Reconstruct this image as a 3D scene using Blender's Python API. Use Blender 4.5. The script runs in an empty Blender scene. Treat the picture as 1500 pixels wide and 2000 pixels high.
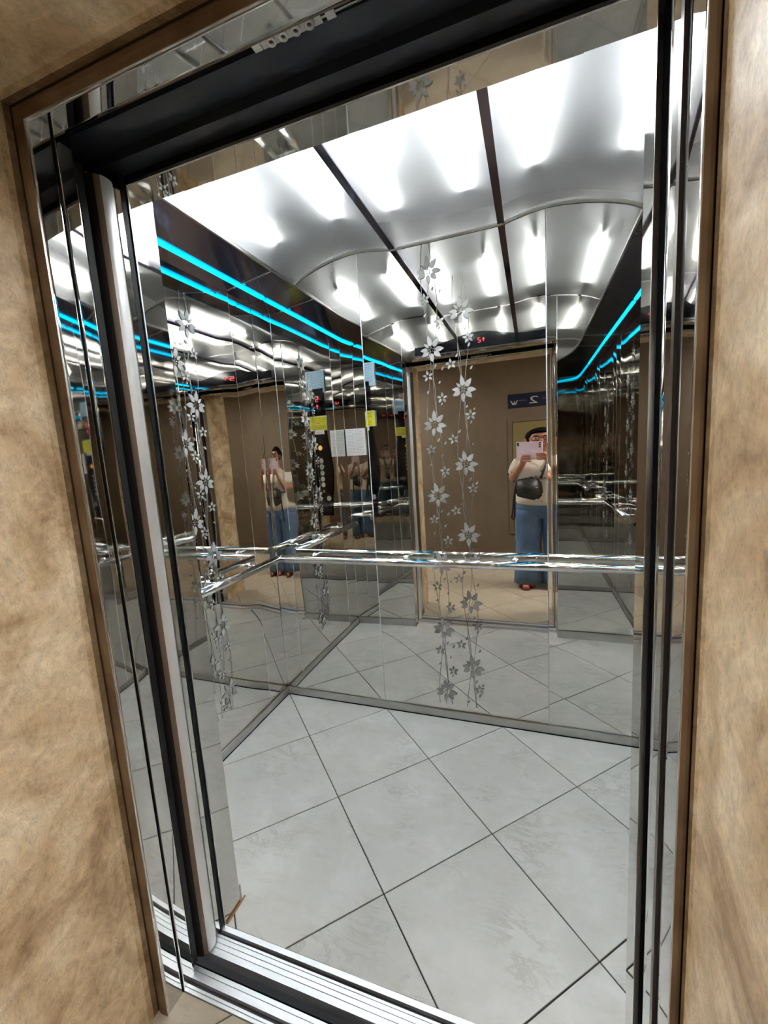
import bpy, bmesh, math, random
from mathutils import Vector, Matrix, noise as mnoise

rnd = random.Random(7)
sc = bpy.context.scene
COL = sc.collection

# ------------------------------------------------------------------ camera
CAM = Vector((1.4392, -2.0476, 1.425))
R_ = Vector((0.94166, 0.33091, -0.06143))      # image right
D_ = Vector((-0.01166, -0.15033, -0.98857))    # image down
F_ = Vector((-0.33636, 0.93161, -0.13771))     # viewing direction
U_ = -D_
cam_data = bpy.data.cameras.new('camera')
cam = bpy.data.objects.new('camera', cam_data)
COL.objects.link(cam)
cam.matrix_world = Matrix(((R_.x, U_.x, -F_.x, CAM.x), (R_.y, U_.y, -F_.y, CAM.y),
                           (R_.z, U_.z, -F_.z, CAM.z), (0, 0, 0, 1)))
cam_data.sensor_fit = 'VERTICAL'
cam_data.sensor_height = 24.0
cam_data.lens = 816.2 * 24.0 / 2000.0
cam_data.clip_start = 0.002
sc.camera = cam

# ------------------------------------------------------------------ world, exposure
w = bpy.data.worlds.new('world')
sc.world = w
w.use_nodes = True
w.node_tree.nodes['Background'].inputs[0].default_value = (0.9, 0.95, 1.0, 1)
w.node_tree.nodes['Background'].inputs[1].default_value = 0.02
vs = sc.view_settings
vs.view_transform = 'Standard'
vs.look = 'None'
vs.gamma = 1.0
vs.exposure = 0.78
vs.use_curve_mapping = False
cy = sc.cycles
cy.max_bounces = 24
cy.diffuse_bounces = 5
cy.glossy_bounces = 20
cy.transmission_bounces = 8
cy.sample_clamp_indirect = 40.0
cy.blur_glossy = 0.5
cy.use_denoising = True

TUBE_E = 68.0        # strength of the fluorescent tubes above the diffuser
LED_E = 2.6          # strength of the cyan strips
HALL_E = 47.0         # strength of the added fill lamps in the hall

# ------------------------------------------------------------------ dimensions (metres)
W = 2.147            # cabin width; x = 0 is the left wall
YF = -1.117          # inner face of the front returns; y = 0 is the back wall
XL, XR = 0.519, 1.630
YC = -1.190          # outer face of the cabin front
ZD = 2.107           # door height
ZS = 2.275           # top of the mirrored walls
YW = -1.712          # face of the landing wall; the doorway sits at the back of a deep reveal
HX0, HX1, HY, HZ = -1.5, 3.6, -3.56, 2.48   # hall


TILT, CORNER = -0.010, -1.3      # slight misfit of the two panels that meet in the left back corner

# ------------------------------------------------------------------ materials
def mat(name, color=(0.5, 0.5, 0.5), rough=0.5, metal=0.0, **k):
    m = bpy.data.materials.new(name)
    m.use_nodes = True
    b = m.node_tree.nodes['Principled BSDF']
    b.inputs['Base Color'].default_value = (*color, 1)
    b.inputs['Roughness'].default_value = rough
    b.inputs['Metallic'].default_value = metal
    if 'coat' in k:
        b.inputs['Coat Weight'].default_value = k['coat']
        b.inputs['Coat Roughness'].default_value = k.get('coat_rough', 0.1)
    if 'emit' in k:
        b.inputs['Emission Color'].default_value = (*k['emit'], 1)
        b.inputs['Emission Strength'].default_value = k.get('strength', 1.0)
    if 'spec' in k:
        b.inputs['Specular IOR Level'].default_value = k['spec']
    return m


def nd(m, typ, **k):
    n = m.node_tree.nodes.new(typ)
    for a, v in k.items():
        if a in n.inputs:
            n.inputs[a].default_value = v
        else:
            setattr(n, a, v)
    return n


def lk(m, a, b):
    m.node_tree.links.new(a, b)


def ramp(m, fac, stops):
    r = nd(m, 'ShaderNodeValToRGB')
    el = r.color_ramp.elements
    while len(el) < len(stops):
        el.new(0.5)
    for e, (p, c) in zip(el, stops):
        e.position = p
        e.color = (*c, 1)
    lk(m, fac, r.inputs[0])
    return r.outputs[0]


def tc(m, scale=(1, 1, 1), rot=(0, 0, 0), out='Object'):
    t = nd(m, 'ShaderNodeTexCoord')
    mp = nd(m, 'ShaderNodeMapping')
    mp.inputs['Scale'].default_value = scale
    mp.inputs['Rotation'].default_value = rot
    lk(m, t.outputs[out], mp.inputs[0])
    return mp.outputs[0]


def noise(m, vec, scale, detail=4, rough=0.5, dist=0.0):
    n = nd(m, 'ShaderNodeTexNoise')
    n.inputs['Scale'].default_value = scale
    n.inputs['Detail'].default_value = detail
    n.inputs['Roughness'].default_value = rough
    n.inputs['Distortion'].default_value = dist
    lk(m, vec, n.inputs['Vector'])
    return n.outputs[0]


def mixc(m, fac, a, b, blend='MIX'):
    n = nd(m, 'ShaderNodeMix', data_type='RGBA', blend_type=blend)
    if isinstance(fac, float):
        n.inputs[0].default_value = fac
    else:
        lk(m, fac, n.inputs[0])
    for v, i in ((a, 6), (b, 7)):
        if isinstance(v, tuple):
            n.inputs[i].default_value = (*v, 1)
        else:
            lk(m, v, n.inputs[i])
    return n.outputs[2]


def bump(m, height, strength, dist=0.01):
    b = nd(m, 'ShaderNodeBump')
    b.inputs['Strength'].default_value = strength
    b.inputs['Distance'].default_value = dist
    lk(m, height, b.inputs['Height'])
    lk(m, b.outputs[0], m.node_tree.nodes['Principled BSDF'].inputs['Normal'])


def set_color(m, sock):
    lk(m, sock, m.node_tree.nodes['Principled BSDF'].inputs['Base Color'])


MIRROR = mat('mirror_steel', (0.73, 0.715, 0.68), 0.012, 1.0)
EDGE = mat('panel_edge_steel', (0.85, 0.85, 0.86), 0.5, 0.4)
STEEL = mat('polished_steel', (0.62, 0.60, 0.57), 0.03, 1.0)
CHROME = mat('chrome', (0.80, 0.80, 0.80), 0.06, 1.0)
SATIN = mat('satin_steel', (0.62, 0.61, 0.59), 0.28, 1.0)
ALU = mat('sill_aluminium', (0.82, 0.85, 0.90), 0.40, 0.85)
_v = tc(ALU, (2, 220, 1))
bump(ALU, noise(ALU, _v, 3.0, 3), 0.15, 0.001)
KICK = mat('brushed_kick_strip', (0.50, 0.49, 0.47), 0.35, 1.0)
DARKMIR = mat('dark_soffit_steel', (0.21, 0.20, 0.29), 0.14, 1.0)
BLACK = mat('black_paint', (0.006, 0.006, 0.007), 0.5, spec=0.2)
VOID = mat('dark_header_paint', (0.020, 0.024, 0.036), 0.35)
MATTEBLACK = mat('matte_black', (0.005, 0.005, 0.006), 1.0, spec=0.0)
RUBBER = mat('black_rubber', (0.008, 0.008, 0.008), 0.6, spec=0.3)
GLOSSBLACK = mat('black_glass', (0.006, 0.006, 0.008), 0.05, 0.0, coat=1.0, coat_rough=0.03)
GROUT = mat('dark_grout', (0.055, 0.05, 0.045), 0.9)
ETCH = mat('etched_frost', (0.36, 0.36, 0.35), 0.7)
VINE = mat('etched_line', (0.26, 0.26, 0.25), 0.7)
TUBE = mat('lit_tube', (1, 1, 1), 0.5, emit=(0.97, 1.0, 0.99), strength=TUBE_E)
LED = mat('lit_led', (0.0, 0.2, 0.3), 0.5, emit=(0.0, 0.52, 1.0), strength=LED_E)
REDLED = mat('lit_red', (0.1, 0.0, 0.0), 0.5, emit=(1.0, 0.05, 0.06), strength=1.6)
AMBER = mat('lit_amber', (0.8, 0.4, 0.02), 0.4, emit=(1.0, 0.42, 0.02), strength=0.7)
WHITEBOX = mat('white_housing', (0.85, 0.85, 0.85), 0.7)
GREYBOX = mat('grey_housing', (0.10, 0.10, 0.105), 0.8)
HALLFILL = mat('lit_hall_fill', (1, 1, 1), 0.5, emit=(1.0, 0.96, 0.90), strength=HALL_E)  # emission of the fill lamps added over the landing
YELLOW = mat('yellow_sticker', (0.72, 0.66, 0.02), 0.5)
PAPER = mat('paper', (0.86, 0.86, 0.90), 0.7)
INK = mat('ink', (0.10, 0.10, 0.12), 0.7)
FAINT = mat('faint_ink', (0.45, 0.45, 0.48), 0.7)
NOTICE = mat('blue_notice', (0.45, 0.62, 0.78), 0.35)
RUST = mat('rust_sealant', (0.28, 0.14, 0.05), 0.8)

# diffuser: translucent sheet with a satin surface
DIFF = bpy.data.materials.new('satin_diffuser')
DIFF.use_nodes = True
nt = DIFF.node_tree
nt.nodes.clear()
o_ = nt.nodes.new('ShaderNodeOutputMaterial')
tr = nt.nodes.new('ShaderNodeBsdfTranslucent')
tr.inputs[0].default_value = (0.92, 0.95, 0.96, 1)
rf = nt.nodes.new('ShaderNodeBsdfRefraction')
rf.inputs['Color'].default_value = (0.94, 0.96, 0.97, 1)
rf.inputs['Roughness'].default_value = 0.52
rf.inputs['IOR'].default_value = 1.12
m0 = nt.nodes.new('ShaderNodeMixShader')
m0.inputs[0].default_value = 0.80
nt.links.new(tr.outputs[0], m0.inputs[1])
nt.links.new(rf.outputs[0], m0.inputs[2])
df = nt.nodes.new('ShaderNodeBsdfDiffuse')
df.inputs[0].default_value = (0.50, 0.51, 0.53, 1)
m1 = nt.nodes.new('ShaderNodeMixShader')
m1.inputs[0].default_value = 0.30
nt.links.new(m0.outputs[0], m1.inputs[1])
nt.links.new(df.outputs[0], m1.inputs[2])
gl = nt.nodes.new('ShaderNodeBsdfGlossy')
gl.inputs['Color'].default_value = (0.8, 0.8, 0.82, 1)
gl.inputs['Roughness'].default_value = 0.3
m2 = nt.nodes.new('ShaderNodeMixShader')
m2.inputs[0].default_value = 0.14
nt.links.new(m1.outputs[0], m2.inputs[1])
nt.links.new(gl.outputs[0], m2.inputs[2])
nt.links.new(m2.outputs[0], o_.inputs[0])


def make_suede(name, dark, mid, light, strength=0.5, coat=1.0):
    m = mat(name, mid, 0.5, spec=0.4 * coat, coat=coat * 0.25, coat_rough=0.20)
    m.node_tree.nodes['Principled BSDF'].inputs['Coat IOR'].default_value = 1.42
    v = tc(m)
    big = noise(m, v, 5.5, 5, 0.62, 0.8)
    c1 = ramp(m, big, [(0.33, dark), (0.50, mid), (0.68, light)])

    def ridge(rot, scale, dist):
        n_ = noise(m, tc(m, (1, 1, 0.45), rot), scale, 4, 0.62, dist)
        a_ = nd(m, 'ShaderNodeMath', operation='SUBTRACT')
        a_.inputs[1].default_value = 0.5
        lk(m, n_, a_.inputs[0])
        b_ = nd(m, 'ShaderNodeMath', operation='ABSOLUTE')
        lk(m, a_.outputs[0], b_.inputs[0])
        c_ = nd(m, 'ShaderNodeMapRange')
        c_.inputs['From Min'].default_value = 0.0
        c_.inputs['From Max'].default_value = 0.085
        c_.inputs['To Min'].default_value = 1.0
        c_.inputs['To Max'].default_value = 0.0
        lk(m, b_.outputs[0], c_.inputs[0])
        return c_.outputs[0]
    r1 = ridge((0, 0.6, 0), 44, 1.6)
    r2 = ridge((0, -0.7, 0), 70, 2.0)
    mx = nd(m, 'ShaderNodeMath', operation='MAXIMUM')
    lk(m, r1, mx.inputs[0])
    lk(m, r2, mx.inputs[1])
    fm = noise(m, v, 26, 4, 0.65, 1.2)
    ad = nd(m, 'ShaderNodeMath', operation='MULTIPLY_ADD')
    lk(m, mx.outputs[0], ad.inputs[0])
    ad.inputs[1].default_value = 0.22
    lk(m, fm, ad.inputs[2])
    mr = nd(m, 'ShaderNodeMapRange')
    mr.inputs['From Min'].default_value = 0.30
    mr.inputs['From Max'].default_value = 0.85
    mr.inputs['To Min'].default_value = 0.70
    mr.inputs['To Max'].default_value = 1.28
    lk(m, ad.outputs[0], mr.inputs[0])
    sc_ = nd(m, 'ShaderNodeVectorMath', operation='SCALE')
    lk(m, c1, sc_.inputs[0])
    lk(m, mr.outputs[0], sc_.inputs['Scale'])
    set_color(m, sc_.outputs[0])
    bump(m, ad.outputs[0], strength, 0.0035)
    cb = nd(m, 'ShaderNodeBump')
    cb.inputs['Strength'].default_value = strength * 0.35
    cb.inputs['Distance'].default_value = 0.002
    lk(m, ad.outputs[0], cb.inputs['Height'])
    lk(m, cb.outputs[0], m.node_tree.nodes['Principled BSDF'].inputs['Coat Normal'])
    return m


SUEDE = make_suede('suede_plaster', (0.31, 0.200, 0.105), (0.52, 0.385, 0.235), (0.70, 0.58, 0.415), 0.4)
SUEDE_EDGE = make_suede('dark_suede_edge', (0.25, 0.165, 0.085), (0.43, 0.315, 0.185), (0.59, 0.49, 0.345), 0.3, 0.0)  # suede in a deeper tone, for the strip before the reveal
SUEDE_DARK = make_suede('darkest_suede_edge', (0.11, 0.070, 0.033), (0.17, 0.115, 0.062), (0.25, 0.19, 0.12), 0.3, 0.0)  # darkest suede tone, for the strip next to the caulk groove
RIMMAT = mat('brown_rim', (0.20, 0.135, 0.080), 0.75, spec=0.2)
set_color(RIMMAT, ramp(RIMMAT, noise(RIMMAT, tc(RIMMAT), 8.0, 5), [(0.3, (0.14, 0.09, 0.05)), (0.7, (0.29, 0.21, 0.13))]))
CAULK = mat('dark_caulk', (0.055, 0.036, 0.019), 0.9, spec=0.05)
HALLWALL = mat('hall_paint', (0.30, 0.235, 0.155), 0.6)
set_color(HALLWALL, ramp(HALLWALL, noise(HALLWALL, tc(HALLWALL), 3.0, 5), [(0.3, (0.092, 0.072, 0.050)), (0.7, (0.116, 0.092, 0.064))]))
HALLBASE = mat('hall_skirting', (0.11, 0.075, 0.05), 0.5)
CEILPAINT = mat('hall_ceiling_paint', (0.55, 0.50, 0.43), 0.8)
CABINET = mat('olive_cabinet', (0.155, 0.130, 0.050), 0.5)
SIGNBLUE = mat('navy_sign', (0.010, 0.014, 0.034), 0.5, spec=0.15)
SIGNINK = mat('sign_white', (0.34, 0.34, 0.37), 0.5)
SIGNFAINT = mat('sign_grey', (0.06, 0.065, 0.09), 0.5)


def make_tile(name, base, vein, light):
    m = mat(name, base, 0.28, spec=0.4)
    oi = nd(m, 'ShaderNodeObjectInfo')
    t = nd(m, 'ShaderNodeTexCoord')
    ms = nd(m, 'ShaderNodeVectorMath', operation='MULTIPLY_ADD')
    cmb = nd(m, 'ShaderNodeCombineXYZ')
    lk(m, oi.outputs['Random'], cmb.inputs[0])
    lk(m, oi.outputs['Random'], cmb.inputs[1])
    ms.inputs[1].default_value = (37.0, 53.0, 0.0)
    lk(m, cmb.outputs[0], ms.inputs[0])
    lk(m, t.outputs['Object'], ms.inputs[2])
    mp = nd(m, 'ShaderNodeMapping')
    mp.inputs['Scale'].default_value = (1.0, 2.6, 1.0)
    lk(m, ms.outputs[0], mp.inputs[0])
    cloud = noise(m, ms.outputs[0], 5.0, 5, 0.6, 0.5)
    c = ramp(m, cloud, [(0.30, base), (0.50, tuple(x * 1.03 for x in base)), (0.72, light)])
    wv = noise(m, mp.outputs[0], 4.2, 9, 0.74, 0.7)
    vm = ramp(m, wv, [(0.455, (0, 0, 0)), (0.497, (1, 1, 1)), (0.54, (0, 0, 0))])
    patch = ramp(m, noise(m, ms.outputs[0], 3.2, 2), [(0.46, (0, 0, 0)), (0.66, (1, 1, 1))])
    pm = nd(m, 'ShaderNodeMath', operation='MULTIPLY')
    lk(m, vm, pm.inputs[0])
    lk(m, patch, pm.inputs[1])
    pm2 = nd(m, 'ShaderNodeMath', operation='MULTIPLY')
    lk(m, pm.outputs[0], pm2.inputs[0])
    pm2.inputs[1].default_value = 0.42
    tan_ = ramp(m, noise(m, mp.outputs[0], 7.0, 6, 0.7, 0.4), [(0.50, (0, 0, 0)), (0.72, (0.35, 0.35, 0.35))])
    c = mixc(m, tan_, c, tuple(a * b for a, b in zip(base, (0.86, 0.80, 0.70))))
    c = mixc(m, pm2.outputs[0], c, vein)
    set_color(m, c)
    return m


TILE = make_tile('grey_stone_tile', (0.555, 0.56, 0.555), (0.27, 0.25, 0.22), (0.64, 0.645, 0.655))
HTILE = make_tile('beige_stone_tile', (0.37, 0.325, 0.255), (0.20, 0.16, 0.115), (0.44, 0.395, 0.32))


# ------------------------------------------------------------------ mesh helpers
def mesh_obj(name, bm, m=None, parent=None, smooth=False, loc=None):
    me = bpy.data.meshes.new(name)
    bmesh.ops.recalc_face_normals(bm, faces=bm.faces)
    bm.to_mesh(me)
    bm.free()
    if smooth:
        for p in me.polygons:
            p.use_smooth = True
    o = bpy.data.objects.new(name, me)
    COL.objects.link(o)
    for x in (m if isinstance(m, (list, tuple)) else [m]):
        if x:
            me.materials.append(x)
    if parent:
        o.parent = parent
    if loc is not None:
        o.location = loc
    return o


def share(src, name, parent=None, loc=(0, 0, 0), rot=(0, 0, 0), scale=(1, 1, 1)):
    o = src.copy()
    o.name = name
    COL.objects.link(o)
    o.parent = parent
    o.location = loc
    o.rotation_euler = rot
    o.scale = scale
    return o


def tag(o, label=None, cat=None, group=None, kind=None):
    if label:
        o['label'] = label
    if cat:
        o['category'] = cat
    if group:
        o['group'] = group
    if kind:
        o['kind'] = kind
    return o


def empty(name, loc=(0, 0, 0)):
    o = bpy.data.objects.new(name, None)
    o.empty_display_size = 0.05
    o.location = loc
    COL.objects.link(o)
    return o


def struct(name, label):
    return tag(empty(name), label, kind='structure')


def add_box(bm, x0, x1, y0, y1, z0, z1, bev=0.0):
    vs_ = [bm.verts.new((x, y, z)) for z in (z0, z1) for y in (y0, y1) for x in (x0, x1)]
    fs = [(0, 1, 3, 2), (4, 6, 7, 5), (0, 4, 5, 1), (2, 3, 7, 6), (0, 2, 6, 4), (1, 5, 7, 3)]
    faces = [bm.faces.new([vs_[i] for i in f]) for f in fs]
    if bev > 0:
        es = list({e for f in faces for e in f.edges})
        bmesh.ops.bevel(bm, geom=es, offset=bev, segments=2, affect='EDGES', profile=0.5)


def box(name, x0, x1, y0, y1, z0, z1, m, parent=None, bev=0.0):
    bm = bmesh.new()
    add_box(bm, x0, x1, y0, y1, z0, z1, bev)
    return mesh_obj(name, bm, m, parent)


def frame_axes(d):
    d = d.normalized()
    a = Vector((0, 0, 1)) if abs(d.z) < 0.9 else Vector((1, 0, 0))
    u = d.cross(a).normalized()
    return u, d.cross(u).normalized()


def add_tube(bm, pts, rad, seg=12, caps=True):
    pts = [Vector(p) for p in pts]
    rs = rad if isinstance(rad, (list, tuple)) else [rad] * len(pts)
    rings = []
    u = None
    for i, p in enumerate(pts):
        d = (pts[min(i + 1, len(pts) - 1)] - pts[max(i - 1, 0)])
        if u is None:
            u, v = frame_axes(d)
        else:
            dn = d.normalized()
            u = (u - dn * u.dot(dn)).normalized()
            v = dn.cross(u)
        rings.append([bm.verts.new(p + (u * math.cos(2 * math.pi * k / seg) + v * math.sin(2 * math.pi * k / seg)) * rs[i]) for k in range(seg)])
    for a, b in zip(rings, rings[1:]):
        for k in range(seg):
            bm.faces.new((a[k], a[(k + 1) % seg], b[(k + 1) % seg], b[k]))
    if caps:
        bm.faces.new(list(reversed(rings[0])))
        bm.faces.new(rings[-1])


def tube(name, pts, rad, m, parent=None, seg=12, smooth=True):
    bm = bmesh.new()
    add_tube(bm, pts, rad, seg)
    o = mesh_obj(name, bm, m, parent, smooth)
    if smooth:
        flat_caps(o)
    return o


def flat_caps(o):
    for p in o.data.polygons:
        if len(p.vertices) > 4:
            p.use_smooth = False


def add_loft(bm, rings, caps=True):
    vr = [[bm.verts.new(p) for p in r] for r in rings]
    n = len(vr[0])
    for a, b in zip(vr, vr[1:]):
        for k in range(n):
            bm.faces.new((a[k], a[(k + 1) % n], b[(k + 1) % n], b[k]))
    if caps:
        bm.faces.new(list(reversed(vr[0])))
        bm.faces.new(vr[-1])


def ellipse(cx, cyy, cz, rx, ry, n=20, tilt=None):
    return [(cx + rx * math.cos(2 * math.pi * k / n), cyy + ry * math.sin(2 * math.pi * k / n), cz) for k in range(n)]


def add_prism(bm, poly, axis, a, b):
    """poly: list of 2-D points in the two other axes (in xyz order)."""
    def p3(p, t):
        q = list(p)
        q.insert(axis, t)
        return q
    v0 = [bm.verts.new(p3(p, a)) for p in poly]
    v1 = [bm.verts.new(p3(p, b)) for p in poly]
    n = len(poly)
    bm.faces.new(v0)
    bm.faces.new(list(reversed(v1)))
    for k in range(n):
        bm.faces.new((v0[k], v1[k], v1[(k + 1) % n], v0[(k + 1) % n]))


def prism(name, poly, axis, a, b, m, parent=None):
    bm = bmesh.new()
    add_prism(bm, poly, axis, a, b)
    return mesh_obj(name, bm, m, parent)


def smoothstep(t):
    t = max(0.0, min(1.0, t))
    return t * t * (3 - 2 * t)


# ------------------------------------------------------------------ floors of tiles laid on the diagonal
def clip(poly, axis, val, keep_greater):
    out = []
    for i in range(len(poly)):
        a, b = poly[i], poly[(i + 1) % len(poly)]
        ia = (a[axis] >= val) == keep_greater
        ib = (b[axis] >= val) == keep_greater
        if ia:
            out.append(a)
        if ia != ib:
            t = (val - a[axis]) / (b[axis] - a[axis])
            out.append((a[0] + t * (b[0] - a[0]), a[1] + t * (b[1] - a[1])))
    return out


def tile_floor(floor, x0, x1, y0, y1, ox, oy, m, s=0.4483, gap=0.0021, top=0.0):
    q = s / math.sqrt(2)
    e1, e2 = (q, -q), (q, q)
    n = 0
    for i in range(-14, 15):
        for j in range(-14, 15):
            bx, by = ox + e1[0] * j + e2[0] * i, oy + e1[1] * j + e2[1] * i
            g = gap / s * 1.0
            cs = [(g, g), (1 - g, g), (1 - g, 1 - g), (g, 1 - g)]
            poly = [(bx + e1[0] * a + e2[0] * b, by + e1[1] * a + e2[1] * b) for a, b in cs]
            for ax, v, k in ((0, x0, True), (0, x1, False), (1, y0, True), (1, y1, False)):
                poly = clip(poly, ax, v, k) if len(poly) > 2 else []
            if len(poly) < 3:
                continue
            ar = abs(sum(poly[k][0] * poly[(k + 1) % len(poly)][1] - poly[(k + 1) % len(poly)][0] * poly[k][1] for k in range(len(poly)))) / 2
            if ar < 2e-4:
                continue
            cx, cyy = sum(p[0] for p in poly) / len(poly), sum(p[1] for p in poly) / len(poly)
            bm = bmesh.new()
            add_prism(bm, [(p[0] - cx, p[1] - cyy) for p in poly], 2, -0.008, 0.0)
            es = [e for e in bm.edges if all(abs(v.co.z) < 1e-6 for v in e.verts)]
            bmesh.ops.bevel(bm, geom=es, offset=0.0010, segments=1, affect='EDGES')
            o = mesh_obj('tile', bm, m, floor, loc=(cx, cyy, top + rnd.uniform(-0.0002, 0.0002)))
            n += 1
    return n


floor = tag(box('floor', 0, W, YC, 0, -0.05, -0.004, GROUT), 'cabin floor of pale grey stone tiles laid diagonally', kind='structure')
tile_floor(floor, 0.003, W - 0.003, YC + 0.001, -0.003, 0.0128 - 0.4483 / math.sqrt(2) * 0, -0.0093, TILE)
hallfloor = tag(box('floor', HX0, HX1, HY, -1.3575, -0.05, -0.004, GROUT), 'beige stone tile floor of the lift landing', kind='structure')
tile_floor(hallfloor, HX0 + .01, HX1 - .01, HY + .01, -1.3590, 0.42, -1.62, HTILE)


# ------------------------------------------------------------------ mirrored wall panels (pan-formed steel sheets, slightly uneven)
def panel_mesh(wd, ht, seed, amp=0.0006, edge=0.020, el=0.11, nu=44, nv=64, edge_l=1.0, edge_r=1.0, tilt=0.0):
    """Sheet in local (u, depth, v); +depth faces the room; edges stand slightly forward."""
    r = random.Random(seed)
    ph = [r.uniform(0, 6.28) for _ in range(8)]
    k1, k2, k3 = r.uniform(4.5, 7.5), r.uniform(8, 12), r.uniform(3, 5)
    el = min(el, wd * 0.5)

    def d(u, v):
        z = tilt * u
        if edge_l:
            t = u / el
            if t < 1:
                z += edge_l * edge * el / 2 * (1 - t) ** 2
        if edge_r:
            t = (wd - u) / el
            if t < 1:
                z += edge_r * edge * el / 2 * (1 - t) ** 2
        z += amp * (math.sin(k1 * v + ph[0] + 1.3 * math.sin(2.0 * u + ph[1])) * 0.8
                    + 0.35 * math.sin(k2 * v + ph[2] + 3 * u)
                    + 0.35 * math.sin(k3 * u * 2 + ph[3]))
        return z
    bm = bmesh.new()
    g = [[bm.verts.new((wd * i / nu, d(wd * i / nu, ht * j / nv), ht * j / nv)) for i in range(nu + 1)] for j in range(nv + 1)]
    for j in range(nv):
        for i in range(nu):
            bm.faces.new((g[j][i], g[j][i + 1], g[j + 1][i + 1], g[j + 1][i]))
    # bevelled and returned edges of the pan
    for col, u, sg in ((0, 0, -1), (nu, wd, 1)):
        fr = [bm.verts.new(g[j][col].co) for j in range(nv + 1)]
        ed = [bm.verts.new(g[j][col].co + Vector((sg * .0018, -.0012, 0))) for j in range(nv + 1)]
        back = [bm.verts.new((u + sg * .0018, -0.018, ht * j / nv)) for j in range(nv + 1)]
        for j in range(nv):
            for p, q in ((fr, ed), (ed, back)):
                a = (p[j], p[j + 1], q[j + 1], q[j])
                f = bm.faces.new(a if col == 0 else tuple(reversed(a)))
                f.material_index = 1
    return bm


def panel(parent, origin, udir, wd, z0, ht, seed, **k):
    """udir: unit direction of local u; local +y (depth) = up x udir."""
    bm = panel_mesh(wd, ht, seed, **k)
    o = mesh_obj('mirror_panel', bm, [MIRROR, EDGE], parent, True)
    me = o.data
    nf = len(me.polygons)
    for p in me.polygons:
        if p.material_index == 1:
            p.use_smooth = False
    u = Vector(udir)
    dep = Vector((0, 0, 1)).cross(u)
    # make normals face the depth direction
    if sum((p.normal.y for p in me.polygons)) < 0:  # keep the mirror side out
        me.flip_normals()
    o.matrix_local = Matrix(((u.x, dep.x, 0, origin[0]), (u.y, dep.y, 0, origin[1]), (u.z, dep.z, 1, z0), (0, 0, 0, 1)))
    return o


# back wall: u runs -x so that depth (up x u) points to -y  => origin at right end
wall_back = struct('wall_back', 'back wall of the cabin, three tall mirror steel panels')
G = 0.0024
xs = [(0.0, 0.640), (0.640, 1.502), (1.502, W)]
bp = []
for n, (a, b) in enumerate(xs):
    bp.append(panel(wall_back, (b - G, -0.001, 0), (-1, 0, 0), b - a - 2 * G, 0.0, 2.415, (21, 5, 33)[n], amp=(0.0005, 0.00022, 0.0004)[n], edge_r=(CORNER, 1.0, 1.0)[n]))
box('backing', -0.02, W + .02, 0.006, 0.03, 0, 2.45, BLACK, wall_back)

wall_left = struct('wall_left', 'left wall of the cabin, mirror steel panels with engraved flowers')
lp = []
LEFT_K = ({}, {}, dict(edge_l=0.0, edge_r=0.0, tilt=TILT))
for n, (a, b) in enumerate([(YF, -0.935), (-0.935, -0.182), (-0.182, 0.0)]):
    # normal +x : up x u = +x  -> u = (0,-1,0)
    lp.append(panel(wall_left, (0.001, b - G, 0), (0, -1, 0), b - a - 2 * G, 0.0, ZS, 50 + n, amp=0.0006, **LEFT_K[n]))
box('backing', -0.03, -0.006, YF, 0.02, 0, 2.45, BLACK, wall_left)

wall_right = struct('wall_right', 'right wall of the cabin, mirror steel panels beside the door column')
rp = []
for n, (a, b) in enumerate([(YF, -0.935), (-0.935, -0.182), (-0.182, 0.0)]):
    rp.append(panel(wall_right, (W - 0.001, a + G, 0), (0, 1, 0), b - a - 2 * G, 0.0, ZS, 70 + n, amp=0.0006))
box('backing', W + 0.006, W + 0.03, YF, 0.02, 0, 2.45, BLACK, wall_right)

wall_front = struct('wall_front', 'front returns of the cabin either side of the doorway')
panel(wall_front, (0.002, YF - 0.002, 0), (1, 0, 0), XL - 0.006, 0.0, 2.40, 90, amp=0.0004)
panel(wall_front, (XR + 0.004, YF - 0.002, 0), (1, 0, 0), W - XR - 0.006, 0.0, 2.40, 91, amp=0.0004)
panel(wall_front, (XL, YF - 0.001, 0), (1, 0, 0), XR - XL, ZD + 0.002, 2.40 - ZD, 92, amp=0.0002, edge=0.0)
box('core', -0.02, XL - 0.004, YC + 0.004, YF - 0.02, 0, 2.44, BLACK, wall_front)
box('core', XR + 0.004, W + 0.02, YC + 0.004, YF - 0.02, 0, 2.44, BLACK, wall_front)
box('core', XL - 0.004, XR + 0.004, YC + 0.004, YF - 0.02, ZD + 0.004, 2.44, BLACK, wall_front)
# polished entrance columns and transom underside
box('column_cladding', XL - 0.003, XL, YC, YF, 0.0, ZD + .003, STEEL, wall_front)
box('column_cladding', XR, XR + 0.003, YC, YF, 0.0, ZD + .003, STEEL, wall_front)
box('transom_cladding', XL, XR, YC, YF, ZD, ZD + 0.003, STEEL, wall_front)
box('column_edge', XL - 0.010, XL + 0.0006, YC - 0.002, YC + 0.002, 0.0, ZD, SATIN, wall_front)
box('column_edge', XR - 0.0006, XR + 0.010, YC - 0.002, YC + 0.002, 0.0, ZD, SATIN, wall_front)
box('transom_edge', XL, XR, YC - 0.002, YC + 0.002, ZD - 0.0006, ZD + 0.006, SATIN, wall_front)

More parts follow.
